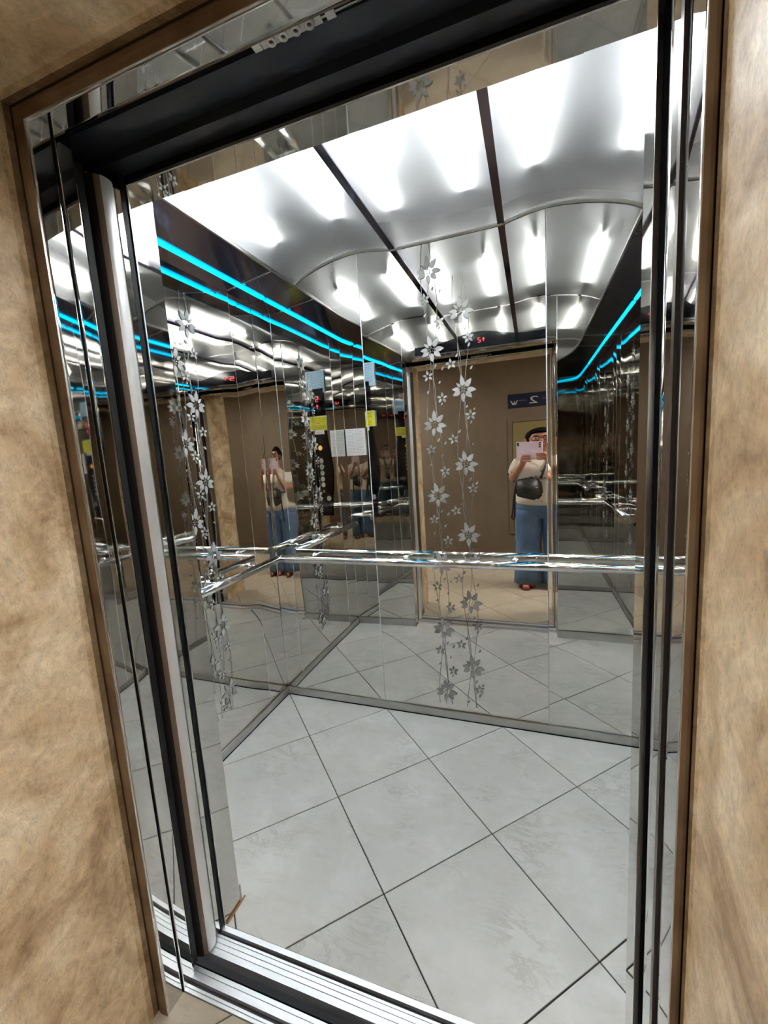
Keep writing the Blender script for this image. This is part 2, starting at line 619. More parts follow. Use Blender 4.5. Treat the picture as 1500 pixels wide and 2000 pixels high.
# kick strips
for nm, lab, b in (('baseboard_back', 'grey metal kick strip along the back wall', (0.012, W - .012, -0.012, -0.0035, 0.0, 0.046)),
                   ('baseboard_left', 'grey metal kick strip along the left wall', (0.0035, 0.012, YF + .01, -0.012, 0.0, 0.046)),
                   ('baseboard_right', 'grey metal kick strip along the right wall', (W - .012, W - .0035, YF + .01, -0.012, 0.0, 0.046)),
                   ('baseboard_front', 'grey metal kick strip under the left front return', (0.012, XL - 0.002, YF + 0.002, YF + 0.010, 0.0, 0.055)),
                   ('baseboard_front', 'grey metal kick strip under the right front return', (XR + 0.002, W - .012, YF + 0.002, YF + 0.010, 0.0, 0.055))):
    tag(box(nm, *b, KICK), lab, kind='structure')
for nm, lab, b in (('trim_1', 'dark joint line under the back kick strip', (0.012, W - .012, -0.0135, -0.002, 0.0, 0.006)),
                   ('trim_2', 'dark joint line under the left kick strip', (0.002, 0.0135, YF + .01, -0.012, 0.0, 0.006)),
                   ('trim_3', 'dark joint line under the right kick strip', (W - .0135, W - .002, YF + .01, -0.012, 0.0, 0.006))):
    tag(box(nm, *b, BLACK), lab, kind='structure')

# ------------------------------------------------------------------ etched flowers
def petal_pts(r0, r1, wd, ang, n=7, notch=0.0):
    left, right = [], []
    for i in range(n + 1):
        t = i / n
        r = r0 + (r1 - r0) * t
        h = wd * math.sin(math.pi * min(1, t ** 0.8 * 0.98 + 0.02)) ** 0.8 * (1 - 0.25 * t) * 0.5
        if notch and 0.3 < t < 0.8:
            h *= 1 - notch * (i % 2)
        left.append((r, h))
        right.append((r, -h))
    pts = left + list(reversed(right))
    ca, sa = math.cos(ang), math.sin(ang)
    return [(x * ca - y * sa, x * sa + y * ca) for x, y in pts]


def flat_poly(bm, pts, t=0.0006, close=True):
    pp = []
    for p in pts:
        if not pp or (p[0] - pp[-1][0]) ** 2 + (p[1] - pp[-1][1]) ** 2 > 1e-9:
            pp.append(p)
    if (pp[0][0] - pp[-1][0]) ** 2 + (pp[0][1] - pp[-1][1]) ** 2 < 1e-9:
        pp.pop()
    bm.faces.new([bm.verts.new((p[0], 0.0, p[1])) for p in pp])


def flower_mesh(big):
    bm = bmesh.new()
    if big:
        for a, r1, wd in ((98, .068, .027), (52, .061, .029), (-4, .060, .026), (-44, .056, .027), (-92, .058, .023), (-152, .056, .026), (176, .054, .022), (136, .046, .015)):
            flat_poly(bm, petal_pts(.017, r1, wd, math.radians(a), notch=0.16 if a in (98, 52) else 0))
        for a in range(20, 380, 72):
            flat_poly(bm, petal_pts(.006, .0135, .0035, math.radians(a), 4))
    else:
        for a in (95, 22, -42, -125, 168):
            flat_poly(bm, petal_pts(.006, .027, .013, math.radians(a), 5))
    return bm


FL_BIG = mesh_obj('etched_flower', flower_mesh(True), ETCH)
FL_SMALL = mesh_obj('etched_blossom', flower_mesh(False), ETCH)
bm = bmesh.new()
flat_poly(bm, petal_pts(0, .022, .011, math.radians(60), 5))
FL_BUD = mesh_obj('etched_bud', bm, ETCH)


def strand(parent, wd, u0, z0, z1, phase, seed, flip=1):
    r = random.Random(seed)
    off = 0.0035

    def put(src, nm, u, z, s=1.0):
        o = share(src, nm, parent, (u, off, z), (0, r.uniform(-.12, .12), 0), (s * flip, 1, s))
    z = z1 - phase
    k = 0
    while z > z0:
        put(FL_BIG, 'etched_flower', u0, z)
        sgn = flip
        for du, dz in ((-.023, -.120), (.042, -.228)):
            if z + dz > z0:
                put(FL_SMALL, 'etched_blossom', u0 + sgn * du * (1 if seed % 2 else -1.3), z + dz)
        for du, dz in ((.012, -.085), (.045, -.10), (.028, -.16), (-.03, -.20), (.035, -.262)):
            if z + dz > z0:
                put(FL_BUD, 'etched_bud', u0 + sgn * du, z + dz, r.uniform(.6, 1.0))
        z -= 0.350
        k += 1
    for off_u, ph in ((-.018, 0.0), (.022, 2.0), (.004, 4.0)):
        bm = bmesh.new()
        prev = None
        zz = z0
        while zz <= z1 + .16:
            uu = u0 + off_u + .016 * math.sin(zz * 2 * math.pi / .70 + ph + seed)
            a, b = bm.verts.new((uu - .0009, off - .0006, zz)), bm.verts.new((uu + .0009, off - .0006, zz))
            if prev:
                bm.faces.new((prev[0], prev[1], b, a))
            prev = (a, b)
            zz += 0.03
        mesh_obj('etched_vine', bm, VINE, parent)


cw = xs[1][1]      # local u of the centre panel runs from its right edge
strand(bp[1], .862, cw - 0.994, 0.08, 2.251, 0.0, 11, -1)
strand(bp[1], .862, cw - 1.138, 0.08, 2.052 + 0.345 - 0.345, 0.0, 12, -1)
# left wall strands
strand(lp[1], .753, -0.182 - (-0.487), 0.20, 2.045, 0.0, 13)
strand(lp[1], .753, -0.182 - (-0.580), 0.20, 1.87, 0.0, 14)
strand(rp[1], .753, 0.30, 0.20, 2.045, 0.0, 15)
strand(rp[1], .753, 0.45, 0.20, 1.87, 0.0, 16)
for o in (FL_BIG, FL_SMALL, FL_BUD):
    bpy.data.objects.remove(o)

# ------------------------------------------------------------------ cabin ceiling: wing profile, diffuser panels, dividers
def zc_left(x):
    pts = [(.283, 2.322), (.320, 2.345), (.36, 2.361), (.42, 2.379), (.50, 2.397), (.58, 2.407), (.64, 2.409), (.70, 2.405), (.76, 2.395), (.815, 2.384), (.9, 2.382)]
    for (a, za), (b, zb) in zip(pts, pts[1:]):
        if x <= b:
            return za + (zb - za) * (x - a) / (b - a)
    return 2.382


def zc(x):
    x = min(x, W - x)
    if x > .815:
        return 2.382
    return zc_left(x)


ceiling = struct('ceiling', 'cabin ceiling of three curved satin diffuser panels')
YC0, YC1 = YF + 0.008, -0.006


def ceil_panel(x0, x1, n=26):
    bm = bmesh.new()
    rows = []
    ny = 8
    for i in range(n + 1):
        x = x0 + (x1 - x0) * i / n
        # smooth the profile slightly
        z = (zc(max(x0, x - .02)) + 2 * zc(x) + zc(min(x1, x + .02))) / 4
        rows.append([bm.verts.new((x, YC0 + (YC1 - YC0) * j / ny, z)) for j in range(ny + 1)])
    for a, b in zip(rows, rows[1:]):
        for j in range(ny):
            bm.faces.new((a[j], a[j + 1], b[j + 1], b[j]))
    return mesh_obj('diffuser_panel', bm, DIFF, ceiling, True)


ceil_panel(0.285, 0.812)
ceil_panel(0.838, W - 0.838)
ceil_panel(W - 0.812, W - 0.285)
for x in (0.825, W - 0.825):
    box('divider_strip', x - 0.0145, x + 0.0145, YC0, YC1, 2.3765, 2.392, DARKMIR, ceiling)
# edge trims
for s in (0, 1):
    def X(v):
        return W - v if s else v
    a, b = sorted((X(0.279), X(0.288)))
    box('edge_lip', a, b, YC0, YC1, 2.313, 2.327, SATIN, ceiling)
# trim following the wing profile at the back wall
bm = bmesh.new()
prev = None
for i in range(81):
    x = 0.285 + (W - 0.57) * i / 80
    z = zc(x)
    v = [bm.verts.new((x, -0.016, z - 0.004)), bm.verts.new((x, -0.004, z - 0.009)), bm.verts.new((x, -0.004, z + 0.004)), bm.verts.new((x, -0.016, z + 0.004))]
    if prev:
        for k in range(4):
            bm.faces.new((prev[k], prev[(k + 1) % 4], v[(k + 1) % 4], v[k]))
    prev = v
mesh_obj('back_edge_trim', bm, SATIN, ceiling)
# light box
bm = bmesh.new()
hz = 2.475
add_box(bm, 0.279, W - 0.279, YC0 - .004, YC1 + .003, hz, hz + 0.01)
mesh_obj('light_box_top', bm, GREYBOX, ceiling)
for a, b in ((0.272, 0.280), (W - 0.280, W - 0.272)):
    box('light_box_side', a, b, YC0, YC1, 2.327, hz, GREYBOX, ceiling)
box('light_box_end', 0.279, W - 0.279, -0.0035, 0.0, 2.418, hz, GREYBOX, ceiling)
box('light_box_end', 0.279, W - 0.279, YC0 - 0.004, YC0, 2.405, hz, GREYBOX, ceiling)
for x in (0.385, 0.690, 0.930, W - 0.930, W - 0.690, W - 0.385):
    z = zc(x) + 0.0165
    t = tube('tube', [(x, -0.88, z), (x, -0.32, z)], 0.011, TUBE, ceiling, 10)
    for y in (-0.895, -0.305):
        box('tube_holder', x - .010, x + .010, y - .010, y + .010, z - .011, hz, GREYBOX, ceiling)

# dark sloping soffits with LED strips
soff = []
for n, s in enumerate((0, 1)):
    def X(v):
        return W - v if s else v
    poly = [(X(0.0), ZS), (X(0.281), 2.316), (X(0.281), 2.322), (X(0.0), ZS + 0.02)]
    o = prism('trim_%d' % (4 + n), poly, 1, YC0, -0.004, DARKMIR)
    # poly is (x, z)
    tag(o, 'dark polished soffit along the %s wall' % ('left', 'right')[n], kind='structure')
    lx = 0.092
    zl = ZS + (2.316 - ZS) * lx / 0.281
    bm = bmesh.new()
    add_prism(bm, [(X(lx - .011), zl - .0025), (X(lx + .011), zl + .0008), (X(lx + .009), zl - .008), (X(lx - .009), zl - .010)], 1, YC0 + .01, -0.010)
    o = mesh_obj('led_strip', bm, LED)
    tag(o, 'glowing cyan strip light along the %s soffit' % ('left', 'right')[n], 'strip light', 'cyan strip lights')
    # joint clip
    c = X(0.14)
    clipo = empty('soffit_clip', (c, -0.205, 2.29))
    tag(clipo, 'small steel clip strip crossing the %s soffit near the back wall' % ('left', 'right')[n], 'clip', 'soffit clips')
    bm = bmesh.new()
    a, b = sorted((X(0.02), X(0.277)))
    za, zb = ZS + (2.316 - ZS) * 0.02 / .281 - .003, 2.3125
    pz = [(0.02, za), (0.277, zb)]
    vsx = []
    for (px, pzv) in pz:
        for y in (-0.212, -0.200):
            vsx.append((X(px), y, pzv))
    v = [bm.verts.new((p[0] - c, p[1] + 0.205, p[2] - 2.29)) for p in vsx]
    u2 = [bm.verts.new((p[0] - c, p[1] + 0.205, p[2] - 2.29 + .0022)) for p in vsx]
    for f in ((v[0], v[1], v[3], v[2]), (u2[0], u2[2], u2[3], u2[1]), (v[0], u2[0], u2[1], v[1]), (v[2], v[3], u2[3], u2[2]), (v[0], v[2], u2[2], u2[0]), (v[1], u2[1], u2[3], v[3])):
        bm.faces.new(f)
    mesh_obj('strap', bm, SATIN, clipo)
    for px in (0.06, 0.125):
        zz = ZS + (2.316 - ZS) * px / .281 - .004 - 2.29
        bm = bmesh.new()
        add_tube(bm, [(X(px) - c, 0, zz - .003), (X(px) - c, 0, zz + .002)], .006, 10)
        mesh_obj('screw_head', bm, CHROME, clipo, True)

# ------------------------------------------------------------------ handrails
def handrail(a, b, wall_n, stand, label):
    a, b, wn = Vector(a), Vector(b), Vector(wall_n)
    e = empty('handrail', a)
    tag(e, label, 'handrail', 'cabin handrails')
    d = (b - a)
    L = d.length
    d.normalize()
    r = 0.0205
    tube('rail', [Vector((0, 0, 0)), d * L], r, CHROME, e, 28)
    for t in (0, L):
        bm = bmesh.new()
        sgn = -1 if t == 0 else 1
        add_tube(bm, [d * t, d * (t + sgn * .004), d * (t + sgn * .006)], [r * 1.0, r * .96, r * .7], 28)
        mesh_obj('end_cap', bm, SATIN, e, True)
    for s in stand:
        bm = bmesh.new()
        p = d * s
        add_tube(bm, [p - wn * 0.012, p - wn * (0.085 - .0035)], 0.007, 12)
        add_tube(bm, [p - wn * (0.085 - .0085), p - wn * (0.085 - .0035)], 0.016, 14)
        mesh_obj('standoff', bm, CHROME, e, True)
    return e


handrail((0.105, -0.085, 0.876), (W - 0.105, -0.085, 0.876), (0, -1, 0), (0.16, 0.70, 1.25, 1.78), 'chrome tube handrail across the back mirror wall')
handrail((0.085, -0.105, 0.876), (0.085, -0.985, 0.876), (1, 0, 0), (0.14, 0.44, 0.74), 'chrome tube handrail along the left mirror wall')
handrail((W - 0.085, -0.105, 0.876), (W - 0.085, -0.985, 0.876), (-1, 0, 0), (0.14, 0.44, 0.74), 'chrome tube handrail along the right mirror wall')

# ------------------------------------------------------------------ control panel on the left front return (faces +y)
SEG = {'0': 'abcdef', '1': 'bc', '2': 'abged', '3': 'abgcd', '4': 'fgbc', '5': 'afgcd', '6': 'afgedc', '7': 'abc', '8': 'abcdefg', '9': 'abcdfg'}


def seg_digit(bm, ch, cx, cyy, cz, h, right=-1):
    """seven-segment digit in the x-z plane; right = world x direction of the reader's right."""
    hw, hh, t = h * .27, h * .5, h * .07
    segs = {'a': (-hw, hw, hh - t, hh + t), 'g': (-hw, hw, -t, t), 'd': (-hw, hw, -hh - t, -hh + t),
            'b': (hw - t, hw + t, 0, hh), 'c': (hw - t, hw + t, -hh, 0), 'f': (-hw - t, -hw + t, 0, hh), 'e': (-hw - t, -hw + t, -hh, 0)}
    for s in SEG[ch]:
        a, b, c, d = segs[s]
        x0, x1 = sorted((cx + right * a, cx + right * b))
        add_box(bm, x0, x1, cyy, cyy + .001, cz + c + t * .25, cz + d - t * .25)


def arrow_up(bm, cx, cyy, cz, h):
    add_box(bm, cx - h * .09, cx + h * .09, cyy, cyy + .001, cz - h * .5, cz + .02 * h)
    vs_ = [(cx - h * .36, cz), (cx + h * .36, cz), (cx, cz + h * .5)]
    a = [bm.verts.new((p[0], cyy, p[1])) for p in vs_]
    b = [bm.verts.new((p[0], cyy + .001, p[1])) for p in vs_]
    bm.faces.new(a)
    bm.faces.new(list(reversed(b)))
    for k in range(3):
        bm.faces.new((a[k], b[k], b[(k + 1) % 3], a[(k + 1) % 3]))


cop = empty('control_panel', (0.225, YF, 0.95))
tag(cop, 'black lift control panel with round buttons beside the door', 'control panel')
# plate outline in (x,z) with a bulged side by the buttons
pl = []
for i in range(25):
    z = -0.02 + 1.06 * i / 24
    bul = 0.030 * math.exp(-((z - 0.36) / 0.22) ** 2)
    pl.append((-0.058 - bul, z))
for i in range(24, -1, -1):
    z = -0.02 + 1.06 * i / 24
    bul = 0.030 * math.exp(-((z - 0.36) / 0.22) ** 2)
    pl.append((0.058 + bul, z))
prism('faceplate', pl, 1, 0.003, 0.010, GLOSSBLACK, cop)
box('display_window', -0.036, 0.036, 0.010, 0.0115, 0.86, 1.00, GLOSSBLACK, cop)
bm = bmesh.new()
seg_digit(bm, '2', 0.0, 0.0118, 0.955, 0.040)
mesh_obj('display_digit', bm, REDLED, cop)
bm = bmesh.new()
arrow_up(bm, 0.0, 0.0118, 0.895, 0.035)
mesh_obj('display_arrow', bm, REDLED, cop)


def button(z, x=0.0, r=0.017, m=None, digit=None):
    bm = bmesh.new()
    add_tube(bm, [(x, 0.010, z), (x, 0.0145, z)], r, 20)
    b = mesh_obj('button', bm, m or SATIN, cop, True)
    flat_caps(b)
    bm = bmesh.new()
    prev = None
    n = 20
    rings = []
    for k in range(n):
        a = 2 * math.pi * k / n
        ca, sa = math.cos(a), math.sin(a)
        rings.append([bm.verts.new((x + ca * rr, yy, z + sa * rr)) for rr, yy in ((r + .001, .010), (r + .001, .0155), (r + .0045, .0155), (r + .0045, .010))])
    for k in range(n):
        p, q = rings[k], rings[(k + 1) % n]
        for i in range(4):
            bm.faces.new((p[i], p[(i + 1) % 4], q[(i + 1) % 4], q[i]))
    mesh_obj('ring', bm, CHROME, b, True)
    if digit:
        bm = bmesh.new()
        seg_digit(bm, digit, x, 0.0148, z, r * .9)
        mesh_obj('numeral', bm, INK, b)


button(0.555, 0.0, 0.017, AMBER)
for k in range(5):
    button(0.448 - 0.0495 * k, 0.0, 0.0165, None, '54321'[k])
button(0.195, 0.0, 0.008, CHROME)
button(0.132, 0.040, 0.018)
button(0.132, -0.040, 0.018)


def notice(name, x0, x1, z0, z1, y, m, label, cat, rows, ink, border=None):
    e = empty(name, ((x0 + x1) / 2, y, z0))
    tag(e, label, cat)
    hw, h = (x1 - x0) / 2, z1 - z0
    box('sheet', -hw, hw, 0.0, 0.0012, 0, h, m, e)
    if border:
        box('border', -hw - .003, hw + .003, -0.0006, 0.0, -.003, h + .003, border, e)
    bm = bmesh.new()
    r = random.Random(len(label))
    for (f0, f1, z, t) in rows:
        a, b = hw * (1 - 2 * f0), hw * (1 - 2 * f1)
        a, b = min(a, b), max(a, b)
        x = a
        while x < b - .002:
            l = r.uniform(.006, .02)
            add_box(bm, x, min(b, x + l), 0.0012, 0.0016, h * z - t / 2, h * z + t / 2)
            x += l + .003
    o = mesh_obj('text_lines', bm, ink, e)
    o['kind'] = 'stuff'
    return e


notice('yellow_notice', 0.150, 0.304, 1.650, 1.764, YF + 0.0135, YELLOW, 'yellow notice stuck across the top of the lift control panel', 'sticker',
       [(.1, .92, .86, .006), (.1, .92, .74, .004), (.1, .9, .62, .004), (.38, .62, .5, .008), (.1, .9, .34, .004), (.1, .85, .22, .006), (.1, .7, .1, .004)], mat('olive_ink', (0.30, 0.25, 0.02), 0.6), PAPER)
notice('white_sticker', 0.178, 0.266, 1.617, 1.648, YF + 0.0125, PAPER, 'small white strip sticker under the yellow notice', 'sticker', [(.15, .85, .6, .006), (.2, .8, .3, .004)], FAINT)
notice('paper_notice', 0.008, 0.134, 1.428, 1.642, YF + 0.006, PAPER, 'white paper sheet of printed rows taped in the corner left of the lift controls', 'paper',
       [(.1, .48, .94 - .055 * k, .003) for k in range(16)] + [(.54, .92, .94 - .055 * k, .003) for k in range(16)], FAINT)
notice('blue_notice', 0.150, 0.318, 1.955, 2.130, YF + 0.006, NOTICE, 'pale blue notice high on the front return above the control panel', 'notice',
       [(.08, .9, .9, .006)] + [(.08, .9, .8 - .07 * k, .004) for k in range(10)], mat('notice_ink', (.25, .36, .5), .6))

# floor indicator in the transom
ind = empty('floor_indicator', (1.0745, YF, 2.128))
tag(ind, 'black arched indicator panel over the doorway with red floor digit', 'indicator')
pl = [(-0.45, 0.0), (0.45, 0.0), (0.45, 0.058)]
for i in range(21):
    x = 0.45 - 0.9 * i / 20
    pl.append((x * 0.999, 0.058 + 0.052 * smoothstep(1 - abs(x) / 0.33) if abs(x) < .33 else 0.058))
pl.append((-0.45, 0.058))
pp = []
for p in pl:
    if not pp or abs(p[0] - pp[-1][0]) + abs(p[1] - pp[-1][1]) > 1e-4:
        pp.append(p)
prism('plate', pp, 1, 0.002, 0.012, GLOSSBLACK, ind)
box('lower_bead', -0.46, 0.46, 0.002, 0.014, -0.012, -0.001, CHROME, ind)
bm = bmesh.new()
seg_digit(bm, '2', 0.018, 0.0123, 0.050, 0.030)
mesh_obj('digit', bm, REDLED, ind)
bm = bmesh.new()
arrow_up(bm, 0.048, 0.0123, 0.052, 0.028)
mesh_obj('arrow', bm, REDLED, ind)

# rusty bead at the foot of the left column
tag(box('trim_6', XL + 0.0005, XL + 0.0065, YC + .004, YF + 0.020, 0.0, 0.004, RUST, None, 0.0015), 'rusty sealant bead at the foot of the left door column', kind='structure')

# ------------------------------------------------------------------ sills
def sill_profile(name, x0, x1, segs, label, n):
    """segs: (y0, y1, height) strips."""
    e = struct(name, label)
    for (y0, y1, z, m) in segs:
        bm = bmesh.new()
        add_box(bm, x0, x1, y0, y1, -0.03, z)
        mesh_obj('rib' if m is ALU else 'track', bm, m, e)
    return e


DK = mat('dark_track', (0.028, 0.026, 0.030), 0.5)
g_ = 0.0016
sill_profile('trim_7', 0.26, 1.80, [(-1.2049, -1.1910, 0.002, ALU), (-1.2165, -1.2049, -0.010, DK), (-1.2233 + g_ / 2, -1.2165, 0.002, ALU),
             (-1.2233 - g_ / 2, -1.2233 + g_ / 2, -.003, DK), (-1.2355 + g_ / 2, -1.2233 - g_ / 2, 0.002, ALU), (-1.2355 - g_ / 2, -1.2355 + g_ / 2, -.003, DK),
             (-1.2485 + g_ / 2, -1.2355 - g_ / 2, 0.002, ALU), (-1.2485 - g_ / 2, -1.2485 + g_ / 2, -.003, DK), (-1.2649, -1.2485 - g_ / 2, 0.002, ALU)],
             'grooved aluminium cabin sill at the doorway', 1)
sill_profile('trim_8', 0.26, 1.80, [(-1.3121 + g_ / 2, -1.3012, 0.002, ALU), (-1.3121 - g_ / 2, -1.3121 + g_ / 2, -.003, DK), (-1.3292, -1.3121 - g_ / 2, 0.002, ALU),
             (-1.342, -1.3292, -0.010, DK), (-1.3491 + g_ / 2, -1.342, 0.002, ALU), (-1.3491 - g_ / 2, -1.3491 + g_ / 2, -.003, DK), (-1.3575, -1.3491 - g_ / 2, 0.002, ALU)],
             'grooved aluminium landing sill at the doorway', 2)
tag(box('trim_13', 0.0, W, -1.3012, -1.2649, -0.30, -0.06, BLACK), 'dark gap between the landing sill and the cabin sill', kind='structure')

# ------------------------------------------------------------------ doors slid open into the left pocket
door1 = struct('door_1', 'cabin sliding door leaf open in the left pocket with ribbed silver edge')
box('leaf', -0.62, 0.500, -1.280, -1.226, 0.012, 2.095, SATIN, door1)
# rounded nose: profile in (x,y)
prof = []
n = 40
for i in range(n + 1):
    a = -math.pi / 2 + math.pi * i / n
    rx, ry = 0.033, 0.031
    rib = 0.0006 * (1 if (i % 2 and 0.55 < i / n < 0.92) else 0)
    prof.append((0.500 + (rx + rib) * math.cos(a), -1.2565 + (ry + rib) * math.sin(a)))
half = n * 36 // 100
NOSE = mat('ribbed_nose', (0.62, 0.62, 0.62), 0.38, 0.45)
bm = bmesh.new()
add_prism(bm, [(0.470, prof[half][1])] + prof[half:] + [(0.470, prof[-1][1])], 2, 0.012, 2.085)
mesh_obj('nose', bm, NOSE, door1)
bm = bmesh.new()
add_prism(bm, [(0.470, prof[0][1])] + prof[:half + 1] + [(0.470, prof[half][1])], 2, 0.010, 2.085)
mesh_obj('seal', bm, RUBBER, door1)
qa, qb = n * 24 // 100, n * 36 // 100
bm = bmesh.new()
add_prism(bm, [(0.480, prof[qa][1])] + [(p[0] + .0003, p[1] - .0002) for p in prof[qa:qb + 1]] + [(0.480, prof[qb][1])], 2, 0.0125, 2.0845)
mesh_obj('brown_band', bm, mat('brown_band', (0.13, 0.09, 0.065), 0.5), door1)  # brown band between the black seal and the silver nose
box('edge_flat', 0.470, 0.519, -1.2262, -1.2120, 0.012, 2.085, STEEL, door1)
door2 = struct('door_2', 'landing sliding door leaf open in the left pocket with black edge')
box('leaf', -0.62, 0.492, -1.3150, -1.2930, 0.012, 2.095, BLACK, door2)
box('edge_seal', 0.492, 0.512, -1.3150, -1.2960, 0.012, 2.095, RUBBER, door2)
tag(box('trim_9', 0.30, 0.5185, -1.2105, -1.1976, 0.0, 2.30, BLACK), 'black gap strip between the open door and the left column', kind='structure')

# right side strike
tr10 = struct('trim_10', 'black strike post beside the right cabin column')
box('channel', XR + 0.008, XR + 0.03, -1.238, -1.1935, 0.0, 2.30, MATTEBLACK, tr10)
tr11 = struct('trim_11', 'polished strike bead of the right door edge')
bm = bmesh.new()
prof = [(XR + .03, -1.272)]
for i in range(13):
    a = math.pi * 0.5 + math.pi * i / 12
    prof.append((XR + .014 + 0.014 * math.cos(a), -1.255 - 0.016 * math.sin(a - math.pi) * -1))
bm.free()
bm = bmesh.new()
pts = [(XR + .03, -1.2395)] + [(XR + .012 + 0.010 * math.cos(math.pi * (0.5 + i / 12)), -1.2555 + 0.016 * math.sin(math.pi * (0.5 + i / 12))) for i in range(13)] + [(XR + .03, -1.2715)]
add_prism(bm, pts, 2, 0.0, 2.30)
o = mesh_obj('bead', bm, STEEL, tr11, True)
box('flat', XR + 0.002, XR + 0.02, -1.303, -1.2718, 0.0, 2.30, STEEL, tr11)
box('post', XR + 0.001, XR + 0.02, -1.318, -1.3035, 0.0, 2.30, mat('brown_post', (0.055, 0.043, 0.036), 0.35), tr11)
box('slot', XR + 0.006, XR + 0.02, -1.352, -1.3185, 0.0, 2.30, BLACK, tr11)

# ------------------------------------------------------------------ landing frame
YJ0, YJ1, YJ2 = -1.4093, -1.3576, -1.3186


def wavy_strip(name, p0, du, wd, dv, ln, seed, amp, parent, nrm):
    """slightly uneven polished strip spanned by du*wd and dv*ln."""
    r = random.Random(seed)
    ph = [r.uniform(0, 6.28) for _ in range(4)]
    bm = bmesh.new()
    nu, nv = 8, 60
    p0, du, dv, nrm = Vector(p0), Vector(du), Vector(dv), Vector(nrm)
    g = []
    for j in range(nv + 1):
        row = []
        for i in range(nu + 1):
            u, v = wd * i / nu, ln * j / nv
            h = amp * (math.sin(7 * v + ph[0]) + .5 * math.sin(16 * v + ph[1] + 20 * u)) + 0.012 * wd * ((u / wd - .5) ** 2 - .25) * -1
            row.append(bm.verts.new(p0 + du * u + dv * v + nrm * h))
        g.append(row)
    for j in range(nv):
        for i in range(nu):
            bm.faces.new((g[j][i], g[j][i + 1], g[j + 1][i + 1], g[j + 1][i]))
    # back edge so that the strip has thickness
    for col in (0, nu):
        bk = [bm.verts.new(p.co - nrm * .004) for p in (row[col] for row in g)]
        for j in range(nv):
            bm.faces.new((g[j][col], g[j + 1][col], bk[j + 1], bk[j]))
    o = mesh_obj(name, bm, STEEL, parent, True)
    return o


XJ = 0.5204
frame = tag(empty('door_3'), 'polished steel landing door frame with header and two jambs', kind='structure')
wavy_strip('jamb_face', (XJ, YJ0, 0), (0, 1, 0), YJ1 - YJ0 - .002, (0, 0, 1), ZD, 1, .0003, frame, (1, 0, 0))
wavy_strip('jamb_return', (XJ, YJ1, 0), (0, 1, 0), YJ2 - YJ1, (0, 0, 1), ZD, 2, .0003, frame, (1, 0, 0))
box('jamb_joint', XJ - 0.010, XJ + 0.0018, YJ1 - 0.002, YJ1 + 0.0004, 0.0, ZD, BLACK, frame)
wavy_strip('jamb_face', (XR, YJ0, 0), (0, 1, 0), -1.3525 - YJ0, (0, 0, 1), ZD, 3, .0003, frame, (-1, 0, 0))
wavy_strip('header_face', (XJ, YJ0, ZD), (0, 1, 0), YJ1 - YJ0, (1, 0, 0), XR - XJ, 4, .0002, frame, (0, 0, -1))
box('jamb_edge', XJ - 0.010, XJ + 0.0014, YJ0 - 0.0035, YJ0, 0.0, ZD + .0, SATIN, frame)
box('jamb_edge', XR - 0.0014, XR + 0.010, YJ0 - 0.0035, YJ0, 0.0, ZD + .0, SATIN, frame)
box('header_edge', XJ - .010, XR + .010, YJ0 - 0.0035, YJ0, ZD - .0014, ZD + .010, SATIN, frame)
box('jamb_core', 0.25, XJ - 0.0052, YJ0 + .024, YJ2 + .001, 0, 2.3, BLACK, frame)
box('jamb_core', XR + 0.0052, 1.9, YJ0 + .024, -1.3530, 0, 2.3, BLACK, frame)
box('header_core', XJ - .0052, XR + .0052, YJ0 + .024, YJ1 - .001, ZD + .0052, 2.3, BLACK, frame)

# dark door gear above the opening
gear = tag(empty('trim_12'), 'dark painted door gear above the landing opening', kind='structure')
box('gear_cover', 0.2, 1.95, YJ1 - 0.001, YC, 2.30, 2.32, VOID, gear)
box('landing_track', 0.2, 1.95, YJ1 + 0.012, -1.322, 2.155, 2.30, VOID, gear)
box('landing_track_lip', 0.2, 1.95, -1.322, -1.318, 2.145, 2.165, mat('grey_lip', (0.05, 0.055, 0.06), 0.4), gear)
box('hanger_plate', 0.2, 1.95, -1.318, -1.283, 2.135, 2.30, VOID, gear)
box('cabin_track', 0.2, 1.95, -1.279, -1.235, 2.150, 2.30, VOID, gear)
box('cabin_hanger', 0.2, 1.95, -1.235, YC - .0022, 2.128, 2.30, VOID, gear)
box('bright_lip', 1.105, 1.70, -1.3235, -1.3195, 2.138, 2.144, SATIN, gear)

hang = empty('door_hanger', (1.07, -1.338, 2.107))
tag(hang, 'row of four roller bolts with pale brackets under the door header', 'door hanger')
GALV = mat('galvanised', (0.55, 0.56, 0.58), 0.45, 0.6)
for k, x in enumerate((-0.062, -0.045, -0.022, 0.002, 0.026, 0.052, 0.076)):
    box('bracket', x - .008, x + .008, -0.0175, 0.004, 0.010, 0.013, GALV, hang, 0.001)
for k, x in enumerate((-0.033, -0.010, 0.014, 0.039)):
    bm = bmesh.new()
    add_tube(bm, [(x, -0.006, 0.050), (x, -0.006, 0.012)], 0.0085, 12)
    b = mesh_obj('bolt', bm, mat('rusty_bolt', (0.05, 0.03, 0.025), .6) if k == 0 else bpy.data.materials['rusty_bolt'], hang, True)
    bm = bmesh.new()
    rings = []
    for q in range(14):
        a = 2 * math.pi * q / 14
        rings.append([bm.verts.new((x + math.cos(a) * rr, -0.006 + math.sin(a) * rr, zz)) for rr, zz in ((.0045, .012), (.0045, .006), (.0085, .006), (.0085, .012))])
    for q in range(14):
        p, r2 = rings[q], rings[(q + 1) % 14]
        for i in range(4):
            bm.faces.new((p[i], p[(i + 1) % 4], r2[(i + 1) % 4], r2[i]))
    mesh_obj('nut', bm, GALV, b, True)

